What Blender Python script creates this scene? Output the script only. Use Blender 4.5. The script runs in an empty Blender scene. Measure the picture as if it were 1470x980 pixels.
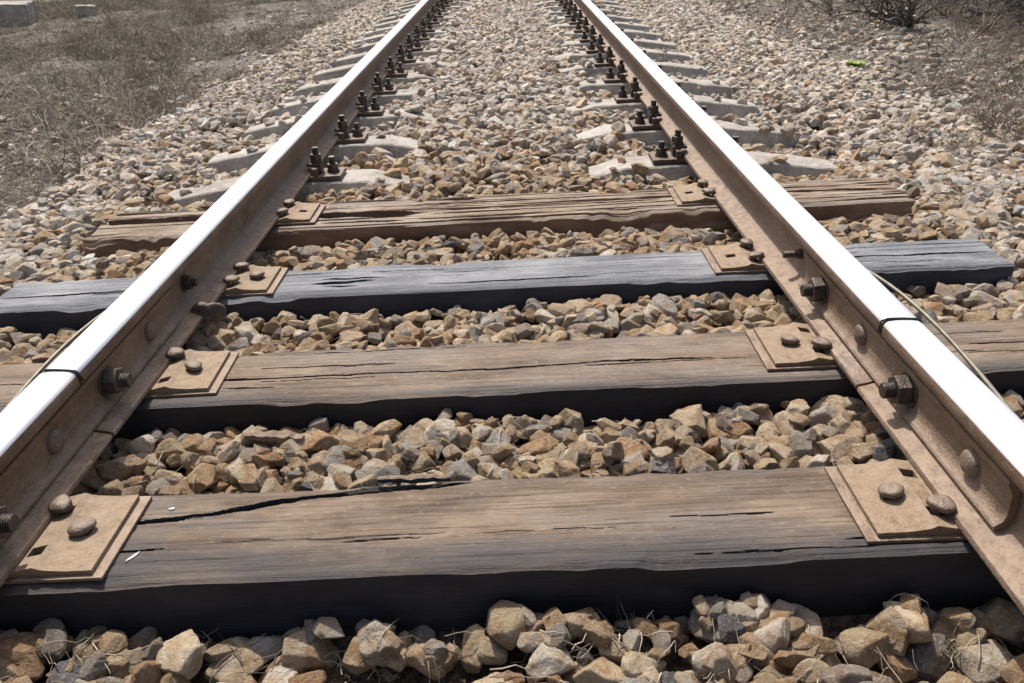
import bpy, bmesh, math, random
import numpy as np
from mathutils import Vector, Matrix, Euler

random.seed(7); rng=np.random.default_rng(11)
scene=bpy.context.scene
COL=scene.collection
PI=math.pi

# ------------------------------------------------------------------ noise
def _h(ix,iy,s):
    n=(ix.astype(np.int64)*374761393+iy.astype(np.int64)*668265263+s*974634777)&0xffffffff
    n=((n^(n>>13))*1274126177)&0xffffffff
    n=n^(n>>16)
    return (n&0xffffff)/float(0xffffff)
def vn(x,y,s=0):
    x=np.asarray(x,float); y=np.asarray(y,float)
    ix=np.floor(x); iy=np.floor(y); fx=x-ix; fy=y-iy
    fx=fx*fx*(3-2*fx); fy=fy*fy*(3-2*fy)
    a=_h(ix,iy,s); b=_h(ix+1,iy,s); c=_h(ix,iy+1,s); d=_h(ix+1,iy+1,s)
    return (a*(1-fx)+b*fx)*(1-fy)+(c*(1-fx)+d*fx)*fy
def fbm(x,y,s=0,o=4):
    r=0; a=.5; t=0
    for i in range(o):
        r=r+a*vn(x*2**i,y*2**i,s+i*17); t+=a; a*=.5
    return r/t
def sst(a,b,x):
    t=np.clip((np.asarray(x,float)-a)/(b-a),0,1); return t*t*(3-2*t)

# ------------------------------------------------------------------ layout
SLW=[ # wooden sleepers: y0,y1 , x left, x right
 (0.98,1.215,-1.36,1.38),(1.52,1.755,-1.38,1.40),(2.07,2.285,-1.40,1.39),(2.63,2.93,-1.37,1.37)]
CON=[3.29+0.6*i for i in range(25)]
RX=0.796   # rail centre
RB=0.02    # rail base height

def T(x,y):
    x=np.asarray(x,float); y=np.asarray(y,float); ax=np.abs(x)
    con=sst(2.95,3.3,y)
    inner=(-.058)*(1-con)+(-.026)*con
    inner=inner-.036*(1-sst(.8,1.05,y))
    near_rail=np.exp(-((ax-RX)/.24)**2)
    inner=inner-.042*near_rail*con
    outer=-.058*(1-con)-.092*con
    z=inner+(outer-inner)*sst(.95,1.15,ax)
    sh=sst(1.6,2.5,ax+.25*(fbm(x*.9,y*.9,5)-.5))
    z=z*(1-sh)+(-.2)*sh
    z=z+.026*(fbm(x*2.3,y*2.3,9)-.5)*(1+sst(2,3,ax)*2)
    z=z+.25*(fbm(x*.25+3,y*.25,21,3)-.5)*sst(3,9,ax)
    return z

def conc_z(ax):
    return np.interp(ax,[0,.28,.50,.98,1.06,1.34,1.36],[-.062,-.055,-.002,-.002,-.006,-.050,-.075])

# ------------------------------------------------------------------ node helpers
def newmat(name):
    m=bpy.data.materials.new(name); m.use_nodes=True
    nt=m.node_tree; b=nt.nodes['Principled BSDF']; return m,nt,b
def noise(nt,vec,scale,detail=4,rough=.6,dist=0):
    n=nt.nodes.new('ShaderNodeTexNoise'); n.inputs['Scale'].default_value=scale
    n.inputs['Detail'].default_value=detail; n.inputs['Roughness'].default_value=rough; n.inputs['Distortion'].default_value=dist
    nt.links.new(vec,n.inputs['Vector']); return n.outputs['Fac']
def ramp(nt,fac,stops):
    r=nt.nodes.new('ShaderNodeValToRGB'); nt.links.new(fac,r.inputs['Fac'])
    el=r.color_ramp.elements
    while len(el)<len(stops): el.new(.5)
    for e,(p,c) in zip(el,stops):
        e.position=p; e.color=(c,c,c,1) if isinstance(c,(int,float)) else (*c,1)
    return r.outputs['Color']
def mix(nt,fac,a,b,mode='MIX'):
    m=nt.nodes.new('ShaderNodeMix'); m.data_type='RGBA'; m.blend_type=mode
    for s,v in ((0,fac),(6,a),(7,b)):
        if hasattr(v,'is_linked') or hasattr(v,'links'): nt.links.new(v,m.inputs[s])
        else: m.inputs[s].default_value= v if s==0 else ((*v,1) if len(v)==3 else v)
    return m.outputs[2]
def math_(nt,op,a,b=0.0):
    m=nt.nodes.new('ShaderNodeMath'); m.operation=op
    for i,v in enumerate((a,b)):
        if hasattr(v,'links'): nt.links.new(v,m.inputs[i])
        else: m.inputs[i].default_value=v
    return m.outputs[0]
def bump(nt,b,h,dist,strength=1.0,prev=None):
    n=nt.nodes.new('ShaderNodeBump'); n.inputs['Distance'].default_value=dist; n.inputs['Strength'].default_value=strength
    nt.links.new(h,n.inputs['Height'])
    if prev is not None: nt.links.new(prev,n.inputs['Normal'])
    if b is not None: nt.links.new(n.outputs[0],b.inputs['Normal'])
    return n.outputs[0]
def objco(nt,scale=(1,1,1)):
    t=nt.nodes.new('ShaderNodeTexCoord'); m=nt.nodes.new('ShaderNodeMapping'); m.inputs['Scale'].default_value=scale
    nt.links.new(t.outputs['Object'],m.inputs['Vector']); return m.outputs[0]
def attr(nt,name,typ='GEOMETRY'):
    a=nt.nodes.new('ShaderNodeAttribute'); a.attribute_name=name; a.attribute_type=typ; return a

# ------------------------------------------------------------------ materials
def mat_stone():
    m,nt,b=newmat('ballast_stone')
    tc=nt.nodes.new('ShaderNodeTexCoord')
    r=attr(nt,'rnd','INSTANCER')
    add=nt.nodes.new('ShaderNodeVectorMath'); add.operation='ADD'
    nt.links.new(tc.outputs['Object'],add.inputs[0])
    sc=nt.nodes.new('ShaderNodeVectorMath'); sc.operation='SCALE'; sc.inputs[0].default_value=(37,53,71)
    nt.links.new(r.outputs['Fac'],sc.inputs['Scale']); nt.links.new(sc.outputs[0],add.inputs[1])
    v=add.outputs[0]
    c=attr(nt,'col','INSTANCER').outputs['Color']
    n1=noise(nt,v,1.3,3,.6); n2=noise(nt,v,6,5,.78)
    dark=mix(nt,1.0,c,(.72,.58,.44),'MULTIPLY')
    lite=mix(nt,.45,c,(.78,.71,.60))
    c1=mix(nt,ramp(nt,n1,[(.36,0.0),(.60,1.0)]),dark,c)
    c2=mix(nt,ramp(nt,n2,[(.52,0.0),(.68,1.0)]),c1,lite)
    c3=mix(nt,ramp(nt,n2,[(.30,.8),(.42,0.0)]),c2,(.15,.10,.062))
    nt.links.new(c3,b.inputs['Base Color'])
    b.inputs['Roughness'].default_value=.85; b.inputs['Specular IOR Level'].default_value=.3
    bump(nt,b,n2,.010,1.0)
    return m
M_STONE=mat_stone()

def mat_ground():
    m,nt,b=newmat('ground_dirt')
    v=objco(nt)
    n1=noise(nt,v,1.1,5,.65); n2=noise(nt,v,9,5,.7); n3=noise(nt,v,60,4,.7)
    c=mix(nt,ramp(nt,n1,[(.35,0.0),(.65,1.0)]),(.19,.155,.12),(.37,.325,.27))
    c=mix(nt,ramp(nt,n2,[(.48,0.0),(.66,.8)]),c,(.45,.405,.345))
    c=mix(nt,ramp(nt,n3,[(.38,.8),(.55,0.0)]),c,(.08,.062,.045))
    t=nt.nodes.new('ShaderNodeTexCoord'); s=nt.nodes.new('ShaderNodeSeparateXYZ'); nt.links.new(t.outputs['Object'],s.inputs[0])
    bed=ramp(nt,math_(nt,'MULTIPLY',math_(nt,'ABSOLUTE',s.outputs[0]),.3),[(.50,1.0),(.66,0.0)])
    soil=mix(nt,ramp(nt,n3,[(.4,0.0),(.62,1.0)]),(.07,.047,.03),(.21,.155,.105))
    c=mix(nt,bed,c,soil)
    nt.links.new(c,b.inputs['Base Color']); b.inputs['Roughness'].default_value=.95; b.inputs['Specular IOR Level'].default_value=.2
    h=math_(nt,'ADD',math_(nt,'MULTIPLY',n2,1.5),n3)
    bump(nt,b,h,.03,1)
    return m
M_GROUND=mat_ground()

def mat_wood(name,dark,mid,lite,side,grey=(.25,.25,.26),greyamt=.3,seed=0,k=1.0):
    dark,mid,lite,grey=[tuple(x*k for x in c) for c in (dark,mid,lite,grey)]
    m,nt,b=newmat(name)
    tc=nt.nodes.new('ShaderNodeTexCoord')
    def mp(s,loc=0):
        q=nt.nodes.new('ShaderNodeMapping'); q.inputs['Scale'].default_value=s; q.inputs['Location'].default_value=(seed*3.1+loc,seed*1.7,0)
        nt.links.new(tc.outputs['Object'],q.inputs['Vector']); return q.outputs[0]
    g1=noise(nt,mp((1.6,42,42)),1,5,.62,.5)
    g2=noise(nt,mp((8,260,260)),1,3,.6,.2)
    bl=noise(nt,mp((4,10,10)),1,6,.7)
    bl2=noise(nt,mp((1.5,6,6)),1,6,.72)
    sp=noise(nt,mp((70,90,90)),1,4,.7)
    c=mix(nt,ramp(nt,g1,[(.34,0.0),(.58,1.0)]),dark,mid)
    c=mix(nt,ramp(nt,bl,[(.47,0.0),(.62,.85)]),c,lite)
    c=mix(nt,ramp(nt,bl2,[(.46,0.0),(.58,greyamt)]),c,grey)
    c=mix(nt,ramp(nt,bl,[(.34,.6),(.43,0.0)]),c,tuple(x*.6 for x in dark))
    c=mix(nt,ramp(nt,g2,[(.32,.6),(.46,0.0)]),c,tuple(x*.5 for x in dark))
    c=mix(nt,ramp(nt,sp,[(.58,0.0),(.70,.5)]),c,tuple(min(1,x*1.4) for x in lite))
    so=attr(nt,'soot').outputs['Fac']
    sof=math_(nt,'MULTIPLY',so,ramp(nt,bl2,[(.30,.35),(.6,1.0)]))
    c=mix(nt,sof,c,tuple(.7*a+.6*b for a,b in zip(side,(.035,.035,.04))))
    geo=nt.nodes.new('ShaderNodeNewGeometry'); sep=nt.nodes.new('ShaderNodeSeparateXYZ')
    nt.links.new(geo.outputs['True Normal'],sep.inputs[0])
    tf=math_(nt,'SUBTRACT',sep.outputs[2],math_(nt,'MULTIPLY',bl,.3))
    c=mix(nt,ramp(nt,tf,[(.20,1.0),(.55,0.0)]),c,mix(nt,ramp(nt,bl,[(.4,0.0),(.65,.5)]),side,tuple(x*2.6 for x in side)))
    ca=attr(nt,'crack').outputs['Fac']
    c=mix(nt,ca,c,(.014,.010,.008))
    nt.links.new(c,b.inputs['Base Color']); b.inputs['Roughness'].default_value=.78; b.inputs['Specular IOR Level'].default_value=.35
    h=math_(nt,'ADD',math_(nt,'MULTIPLY',g1,.8),g2); h=math_(nt,'ADD',h,math_(nt,'MULTIPLY',sp,.7))
    bump(nt,b,h,.0028,.9)
    return m
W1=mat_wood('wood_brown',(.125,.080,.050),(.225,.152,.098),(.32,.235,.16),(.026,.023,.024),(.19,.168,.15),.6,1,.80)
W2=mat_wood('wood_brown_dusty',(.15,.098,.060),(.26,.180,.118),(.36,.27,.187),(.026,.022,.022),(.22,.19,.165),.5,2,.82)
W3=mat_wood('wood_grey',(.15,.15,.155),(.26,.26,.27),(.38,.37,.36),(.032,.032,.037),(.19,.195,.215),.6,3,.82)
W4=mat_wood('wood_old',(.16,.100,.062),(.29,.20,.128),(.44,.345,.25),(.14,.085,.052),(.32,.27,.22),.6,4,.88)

def mat_concrete():
    m,nt,b=newmat('concrete_weathered')
    v=objco(nt)
    n1=noise(nt,v,5,5,.7); n2=noise(nt,v,34,5,.75)
    c=mix(nt,ramp(nt,n1,[(.38,0.0),(.62,1.0)]),(.32,.28,.235),(.48,.435,.375))
    c=mix(nt,ramp(nt,n2,[(.50,0.0),(.66,.6)]),c,(.56,.515,.45))
    c=mix(nt,ramp(nt,n2,[(.32,.75),(.44,0.0)]),c,(.20,.165,.13))
    nt.links.new(c,b.inputs['Base Color']); b.inputs['Roughness'].default_value=.95; b.inputs['Specular IOR Level'].default_value=.2
    bump(nt,b,n2,.009,1.0); return m
M_CON=mat_concrete()

def mat_rust(name,a,bcol,dust,rough=.7,met=.15,dustamt=.7,stretch=(1,1,1)):
    m,nt,b=newmat(name)
    v=objco(nt,stretch)
    n1=noise(nt,v,7,5,.65); n2=noise(nt,v,45,5,.7); n3=noise(nt,v,220,3,.6)
    c=mix(nt,ramp(nt,n2,[(.35,0.0),(.65,1.0)]),a,bcol)
    c=mix(nt,ramp(nt,n1,[(.40,0.0),(.66,dustamt)]),c,dust)
    c=mix(nt,ramp(nt,n3,[(.3,.6),(.45,0.0)]),c,tuple(x*.45 for x in a))
    geo=nt.nodes.new('ShaderNodeNewGeometry'); sep=nt.nodes.new('ShaderNodeSeparateXYZ'); nt.links.new(geo.outputs['Normal'],sep.inputs[0])
    up=math_(nt,'MULTIPLY',ramp(nt,sep.outputs[2],[(.4,0.0),(.95,1.0)]),ramp(nt,n2,[(.35,.1),(.65,.7)]))
    c=mix(nt,up,c,dust)
    nt.links.new(c,b.inputs['Base Color']); b.inputs['Metallic'].default_value=met
    nt.links.new(ramp(nt,n1,[(.3,rough-.15),(.7,min(1,rough+.15))]),b.inputs['Roughness'])
    bump(nt,b,math_(nt,'ADD',n2,math_(nt,'MULTIPLY',n3,.5)),.0035,.9); return m
M_RAIL=mat_rust('rail_rust',(.115,.066,.040),(.21,.132,.084),(.36,.265,.183),.62,.1,.5,(1,.75,1.2))
M_FISH=mat_rust('fishplate_rust',(.125,.074,.043),(.23,.147,.092),(.34,.25,.175),.6,.12,.45,(1,.7,1.1))
M_PLATE=mat_rust('baseplate_rust',(.16,.095,.052),(.26,.172,.102),(.35,.258,.168),.75,.05,.6)
M_BOLT=mat_rust('bolt_iron',(.045,.036,.031),(.10,.076,.060),(.22,.172,.13),.5,.4,.35)
M_SPIKE=mat_rust('spike_iron',(.09,.057,.038),(.18,.122,.084),(.30,.232,.17),.6,.2,.5)
M_CLIP=mat_rust('clip_iron',(.055,.036,.027),(.12,.081,.058),(.27,.20,.145),.6,.3,.4)
def mat_head():
    m,nt,b=newmat('rail_polished')
    v=objco(nt,(1,.05,1)); v2=objco(nt)
    n1=noise(nt,v,90,5,.6); n2=noise(nt,v2,5,4,.6); n3=noise(nt,v2,160,3,.6)
    c=mix(nt,ramp(nt,n1,[(.3,0.0),(.7,1.0)]),(.76,.75,.74),(.88,.88,.88))
    c=mix(nt,ramp(nt,n3,[(.25,.3),(.36,0.0)]),c,(.5,.46,.42))
    nt.links.new(c,b.inputs['Base Color']); b.inputs['Metallic'].default_value=.45
    nt.links.new(ramp(nt,n2,[(.3,.36),(.7,.48)]),b.inputs['Roughness'])
    bump(nt,b,n1,.0006,.4); return m
M_HEAD=mat_head()
def mat_plain(name,col,rough=.6,met=0,var=.3):
    m,nt,b=newmat(name); n=noise(nt,objco(nt),40,4,.6)
    c=mix(nt,ramp(nt,n,[(.3,0.0),(.7,1.0)]),tuple(x*(1-var) for x in col),tuple(min(1,x*(1+var)) for x in col))
    nt.links.new(c,b.inputs['Base Color']); b.inputs['Roughness'].default_value=rough; b.inputs['Metallic'].default_value=met; return m
M_BLACK=mat_plain('black_rubber',(.02,.02,.02),.7)
M_CABLE=mat_plain('bond_cable_steel',(.20,.18,.13),.5,.3)
M_TWIG=mat_plain('twig_bark',(.20,.15,.11),.85,0,.5)
M_STRAW=mat_plain('dry_straw',(.46,.385,.28),.85,0,.35)
M_BARK=mat_plain('bush_bark',(.16,.135,.115),.85,0,.4)
M_GREEN=mat_plain('weed_green',(.26,.36,.04),.6,0,.3)
M_WHITE=mat_plain('pale_wood',(.60,.58,.54),.7,0,.12)
M_HOLE=mat_plain('hole_shade',(.03,.022,.016),.9)  # near-black colour standing in for shade inside the plate holes
def mat_grass():
    m,nt,b=newmat('dry_grass')
    c=attr(nt,'col','INSTANCER').outputs['Color']; nt.links.new(c,b.inputs['Base Color']); b.inputs['Roughness'].default_value=.9; b.inputs['Specular IOR Level'].default_value=.15
    return m
M_GRASS=mat_grass()

# ------------------------------------------------------------------ mesh helpers
def obj(name,mesh,parent=None):
    o=bpy.data.objects.new(name,mesh); COL.objects.link(o)
    if parent: o.parent=parent
    return o
def empty(name):
    o=bpy.data.objects.new(name,None); o.empty_display_size=.1; COL.objects.link(o); return o
def npmesh(name,v,f,mats=(),smooth=True):
    me=bpy.data.meshes.new(name); v=np.asarray(v,float); f=np.asarray(f,np.int32)
    me.vertices.add(len(v)); me.vertices.foreach_set('co',v.ravel())
    k=f.shape[1]; me.loops.add(f.size); me.loops.foreach_set('vertex_index',f.ravel())
    me.polygons.add(len(f)); me.polygons.foreach_set('loop_start',np.arange(0,f.size,k,dtype=np.int32))
    me.polygons.foreach_set('loop_total',np.full(len(f),k,np.int32))
    me.update(calc_edges=True); me.validate()
    if smooth: me.polygons.foreach_set('use_smooth',np.ones(len(me.polygons),bool))
    for m in mats: me.materials.append(m)
    return me
def bm_box(bm,cx,cy,cz,sx,sy,sz,mi=0,bev=.0015,mat=None):
    r=bmesh.ops.create_cube(bm,size=1,matrix=Matrix.Translation((cx,cy,cz))@(mat or Matrix.Identity(4))@Matrix.Diagonal((sx,sy,sz,1)))
    vs=r['verts']; es=list({e for v in vs for e in v.link_edges}); fs=list({f for v in vs for f in v.link_faces})
    for f in fs: f.material_index=mi
    if bev>0:
        q=bmesh.ops.bevel(bm,geom=es,offset=bev,segments=2,affect='EDGES',profile=.6)
        for f in q['faces']: f.material_index=mi; f.smooth=True
def bm_cyl(bm,p,axis,r,h,seg=6,mi=0,bev=.0015,r2=None,smooth=False,rot=0):
    ax=Vector(axis).normalized(); q=ax.to_track_quat('Z','Y').to_matrix().to_4x4()
    M=Matrix.Translation(Vector(p)+ax*h/2)@q@Matrix.Rotation(rot,4,'Z')
    g=bmesh.ops.create_cone(bm,cap_ends=True,cap_tris=False,segments=seg,radius1=r,radius2=r if r2 is None else r2,depth=h,matrix=M)
    vs=g['verts']; fs=list({f for v in vs for f in v.link_faces})
    for f in fs: f.material_index=mi; f.smooth=smooth and len(f.verts)==4
    if bev>0:
        es=[e for e in {e for v in vs for e in v.link_edges} if len(e.link_faces)==2 and e.calc_face_angle(0)>.7]
        qq=bmesh.ops.bevel(bm,geom=es,offset=bev,segments=2,affect='EDGES',profile=.6)
        for f in qq['faces']: f.material_index=mi; f.smooth=True
def bm_dome(bm,p,axis,rx,ry,h,mi=0,full=False,rough=0.0,seed=0):
    ax=Vector(axis).normalized(); q=ax.to_track_quat('Z','Y').to_matrix().to_4x4()
    M=Matrix.Translation(p)@q
    g=bmesh.ops.create_uvsphere(bm,u_segments=22,v_segments=14,radius=1)
    rr=random.Random(seed); ph=rr.random()*9
    for v in g['verts']:
        c=v.co; a=math.atan2(c.y,c.x)
        k=1+rough*(math.sin(3*a+ph)+.6*math.sin(5*a+2*ph))
        z=c.z if c.z>0 else (c.z if full else c.z*.35)
        z=math.copysign(abs(z)**.75,z)
        z*=1+rough*2*(math.sin(c.x*3+ph)*math.cos(c.y*4+ph))
        v.co=M@Vector((c.x*rx*k,c.y*ry*k,z*h))
    for f in {f for v in g['verts'] for f in v.link_faces}: f.material_index=mi; f.smooth=True
def bm2obj(bm,name,mats,parent=None):
    me=bpy.data.meshes.new(name); bmesh.ops.recalc_face_normals(bm,faces=bm.faces); bm.to_mesh(me); bm.free()
    for m in mats: me.materials.append(m)
    return obj(name,me,parent)

# ------------------------------------------------------------------ ground sheet
def axis_pts(lo,hi,step,far,growth=1.25):
    a=list(np.arange(lo,hi+step*.5,step)); s=step
    while a[-1]<far: s*=growth; a.append(a[-1]+s)
    s=step; b=[]; x=lo
    while x>-far: s*=growth; x-=s; b.append(x)
    return np.array(b[::-1]+a)
gx=axis_pts(-9,9,.05,400); gy=axis_pts(-.5,18,.05,400)
X,Y=np.meshgrid(gx,gy,indexing='ij')
def TGnd(x,y): return T(x,y)-.035-.02*(1-sst(2.0,2.6,np.abs(x)))+.04*(fbm(np.asarray(x)*4,np.asarray(y)*4,31)-.5)*sst(2.1,2.8,np.abs(x))
Z=TGnd(X,Y)
def gridfaces(n,m):
    i=np.arange(n-1)[:,None]; j=np.arange(m-1)[None]
    a=i*m+j; return np.stack([a,a+m,a+m+1,a+1],-1).reshape(-1,4)
me=npmesh('ground',np.stack([X,Y,Z],-1).reshape(-1,3),gridfaces(len(gx),len(gy)),[M_GROUND])
obj('ground',me)

# ------------------------------------------------------------------ wooden sleepers
def sleeper(idx,y0,y1,xa,xb,mat,cracks,rough=1.0,soot=.8,sootw=.05,nfine=16):
    L=xb-xa; nx=int(L/.0045); depth=.16; W=y1-y0
    nt_,ns=124,14
    prof=[]
    for k in range(ns): prof.append((0,-depth+depth*k/ns,0))
    for k in range(nt_+1): prof.append((W*k/nt_,0,1))
    for k in range(1,ns+1): prof.append((W,-depth*k/ns,2))
    P=np.array(prof); m=len(P)
    xs=np.linspace(xa,xb,nx)
    Xg=np.repeat(xs[:,None],m,1); Yl=np.repeat(P[None,:,0],nx,0); Zl=np.repeat(P[None,:,1],nx,0); K=P[None,:,2]
    s=idx*101; fr=random.Random(s)
    top=(K==1)
    e0=np.clip(Yl,0,None); e1=np.clip(W-Yl,0,None)
    wear0=.008+.014*rough*sst(.5,.8,fbm(Xg*7,Xg*0+1,s+1))
    wear1=.008+.012*rough*sst(.5,.8,fbm(Xg*7,Xg*0+5,s+2))
    Zt=-(wear0*.55)*np.exp(-(e0/(wear0*.8))**1.5)-(wear1*.55)*np.exp(-(e1/(wear1*.8))**1.5)
    Zt+= .005*rough*(fbm(Xg*1.5,Yl*6,s+3)-.5)
    g=fbm(Xg*2.2,Yl*110+1.2*fbm(Xg*1.2,Yl*6,s+5),s+4,3)
    Zt-= .0016*rough*rough*sst(.46,.28,g)
    crk=np.zeros_like(Xg)
    cr=list(cracks)
    for _ in range(nfine):
        ln=fr.uniform(.08,.5); cx_=fr.uniform(xa+.1,xb-.1); cy_=y0+fr.uniform(.02,W-.02)
        cr.append(([(cx_-ln/2,cy_),(cx_,cy_+fr.gauss(0,.002)),(cx_+ln/2,cy_+fr.gauss(0,.004))],fr.uniform(.0010,.0019),fr.uniform(.002,.005)))
    for pts,w,dp in cr:
        px=np.array([p[0] for p in pts]); py=np.array([p[1] for p in pts])-y0
        o=np.argsort(px); px=px[o]; py=py[o]
        yc=np.interp(Xg,px,py)+.004*(fbm(Xg*22,Xg*0,s+6,3)-.5)*2
        tpr=sst(px[0],px[0]+.06,Xg)*(1-sst(px[-1]-.06,px[-1],Xg)) if w<.02 else sst(px[0]-.001,px[0],Xg)*(1-sst(px[-1]-.12,px[-1],Xg))
        ww=w*tpr*(.6+.8*vn(Xg*16,Xg*0+3,s+7))+1e-5
        q=np.clip(1-(np.abs(Yl-yc)/ww)**2,0,1)
        Zt-=dp*np.sqrt(q)*np.minimum(tpr*2,1)
        crk=np.maximum(crk,np.where(top,sst(.05,.5,q),0))
    Zw=np.where(top,Zt,Zl+0)
    sd=(.5-fbm(Xg*4,Zl*18,s+11))*.009*rough+.003*rough*(fbm(Xg*8,Zl*90,s+12)-.5)
    Yw=Yl+np.where(K==0,-sd,np.where(K==2,sd,0))
    edgeline=(.5-fbm(Xg*4,Xg*0,s+11))*.009*rough
    Yw=Yw+np.where(top,-edgeline*np.exp(-e0/.02)+edgeline*np.exp(-e1/.02),0)
    Zw=np.where(K==0,-depth+(Zl+depth)*(depth+Zt[:,ns:ns+1])/depth,Zw)
    Zw=np.where(K==2,-depth+(Zl+depth)*(depth+Zt[:,ns+nt_:ns+nt_+1])/depth,Zw)
    warp=.004*rough*(fbm(Xg*1.1,Xg*0,s+13)-.5)*2
    ys=y0+Yw+warp
    endn=.016*rough*(fbm(Yl*30,Zl*30,s+14)-.5)
    Xo=Xg.copy(); Xo[:3]+=endn[:3]; Xo[-3:]+=endn[-3:]
    V=np.stack([Xo,ys,Zw],-1).reshape(-1,3)
    me=npmesh('wooden_sleeper',V,gridfaces(nx,m),[mat])
    at=me.attributes.new('crack','FLOAT','POINT'); at.data.foreach_set('value',crk.ravel().astype(np.float32))
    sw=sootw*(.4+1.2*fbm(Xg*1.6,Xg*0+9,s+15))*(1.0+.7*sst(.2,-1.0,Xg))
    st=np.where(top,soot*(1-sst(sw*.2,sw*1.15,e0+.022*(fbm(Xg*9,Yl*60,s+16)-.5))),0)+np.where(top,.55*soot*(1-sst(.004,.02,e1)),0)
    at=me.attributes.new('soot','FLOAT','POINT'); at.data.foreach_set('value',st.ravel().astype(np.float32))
    bm=bmesh.new(); bm.from_mesh(me); bm.verts.ensure_lookup_table()
    for base in (0,(nx-1)*m):
        try:
            f=bm.faces.new([bm.verts[base+k] for k in range(m)]); f.smooth=False
        except Exception: pass
    bmesh.ops.recalc_face_normals(bm,faces=bm.faces)
    bm.to_mesh(me); bm.free()
    me.set_sharp_from_angle(angle=math.radians(50))
    return obj('wooden_sleeper',me)
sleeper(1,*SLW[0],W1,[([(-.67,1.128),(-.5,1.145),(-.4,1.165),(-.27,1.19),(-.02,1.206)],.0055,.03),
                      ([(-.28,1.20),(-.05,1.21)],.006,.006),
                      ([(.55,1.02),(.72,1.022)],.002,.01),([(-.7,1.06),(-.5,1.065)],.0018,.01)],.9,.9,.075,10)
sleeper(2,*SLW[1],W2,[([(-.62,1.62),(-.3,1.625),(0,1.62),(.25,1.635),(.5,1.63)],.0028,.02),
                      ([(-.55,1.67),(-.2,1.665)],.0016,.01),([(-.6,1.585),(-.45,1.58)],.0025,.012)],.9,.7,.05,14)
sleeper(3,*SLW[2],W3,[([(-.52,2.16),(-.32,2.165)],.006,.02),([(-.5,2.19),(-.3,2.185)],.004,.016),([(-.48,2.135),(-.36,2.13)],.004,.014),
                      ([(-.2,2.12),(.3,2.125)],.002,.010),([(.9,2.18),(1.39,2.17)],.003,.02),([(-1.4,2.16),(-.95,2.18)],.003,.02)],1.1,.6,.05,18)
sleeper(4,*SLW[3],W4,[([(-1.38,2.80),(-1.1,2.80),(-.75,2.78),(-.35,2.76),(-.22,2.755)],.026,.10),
                      ([(-.2,2.75),(.2,2.745),(.7,2.755)],.005,.03),([(-.3,2.86),(.5,2.85)],.003,.02),([(.8,2.80),(1.37,2.78)],.009,.05),([(-.6,2.69),(-.3,2.68)],.006,.03),([(-.3,2.90),(-.05,2.89)],.012,.03)],2.7,.3,.04,20)

# ------------------------------------------------------------------ concrete sleepers
def concrete(yc,i):
    xs=np.concatenate([[-1.36],np.linspace(-1.355,1.355,180),[1.36]]); ax=np.abs(xs)
    zt=conc_z(ax); tw=np.interp(ax,[0,.35,.5,1.0,1.36],[.075,.075,.090,.090,.080])
    bw=np.interp(ax,[0,.35,.5,1.36],[.125,.125,.145,.145]); zb=-.23
    V=[]
    for x,z,w,b in zip(xs,zt,tw,bw):
        mid=w+(b-w)*.35
        V.append([(x,-b,zb),(x,-mid-.004,z-.07),(x,-w-.004,z-.020),(x,-w-.001,z-.006),(x,-w+.006,z-.0008),(x,-w*.5,z),(x,0,z+.001),(x,w*.5,z),(x,w-.006,z-.0008),(x,w+.001,z-.006),(x,w+.004,z-.020),(x,mid+.004,z-.07),(x,b,zb)])
    V=np.array(V); nx,m,_=V.shape
    n=fbm(V[:,:,0]*12+i*5,V[:,:,1]*22+V[:,:,2]*14,i,5)-.5
    V[:,:,2]+=.010*n; V[:,:,1]+=.012*(fbm(V[:,:,0]*16+i*3,V[:,:,2]*20+V[:,:,1]*9,i+50,5)-.5)+yc
    V[:2,:,0]+=.012*(rng.random((2,m))-.5)
    me=npmesh('concrete_sleeper',V.reshape(-1,3),gridfaces(nx,m),[M_CON])
    bm=bmesh.new(); bm.from_mesh(me); bm.verts.ensure_lookup_table()
    for base in (0,(nx-1)*m): bm.faces.new([bm.verts[base+k] for k in range(m)])
    bmesh.ops.recalc_face_normals(bm,faces=bm.faces); bm.to_mesh(me); bm.free()
    me.set_sharp_from_angle(angle=math.radians(28))
    return obj('concrete_sleeper',me)
CY=[]
for i,y in enumerate(CON):
    yy=y+random.uniform(-.012,.012); CY.append(yy); concrete(yy,i)

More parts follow.
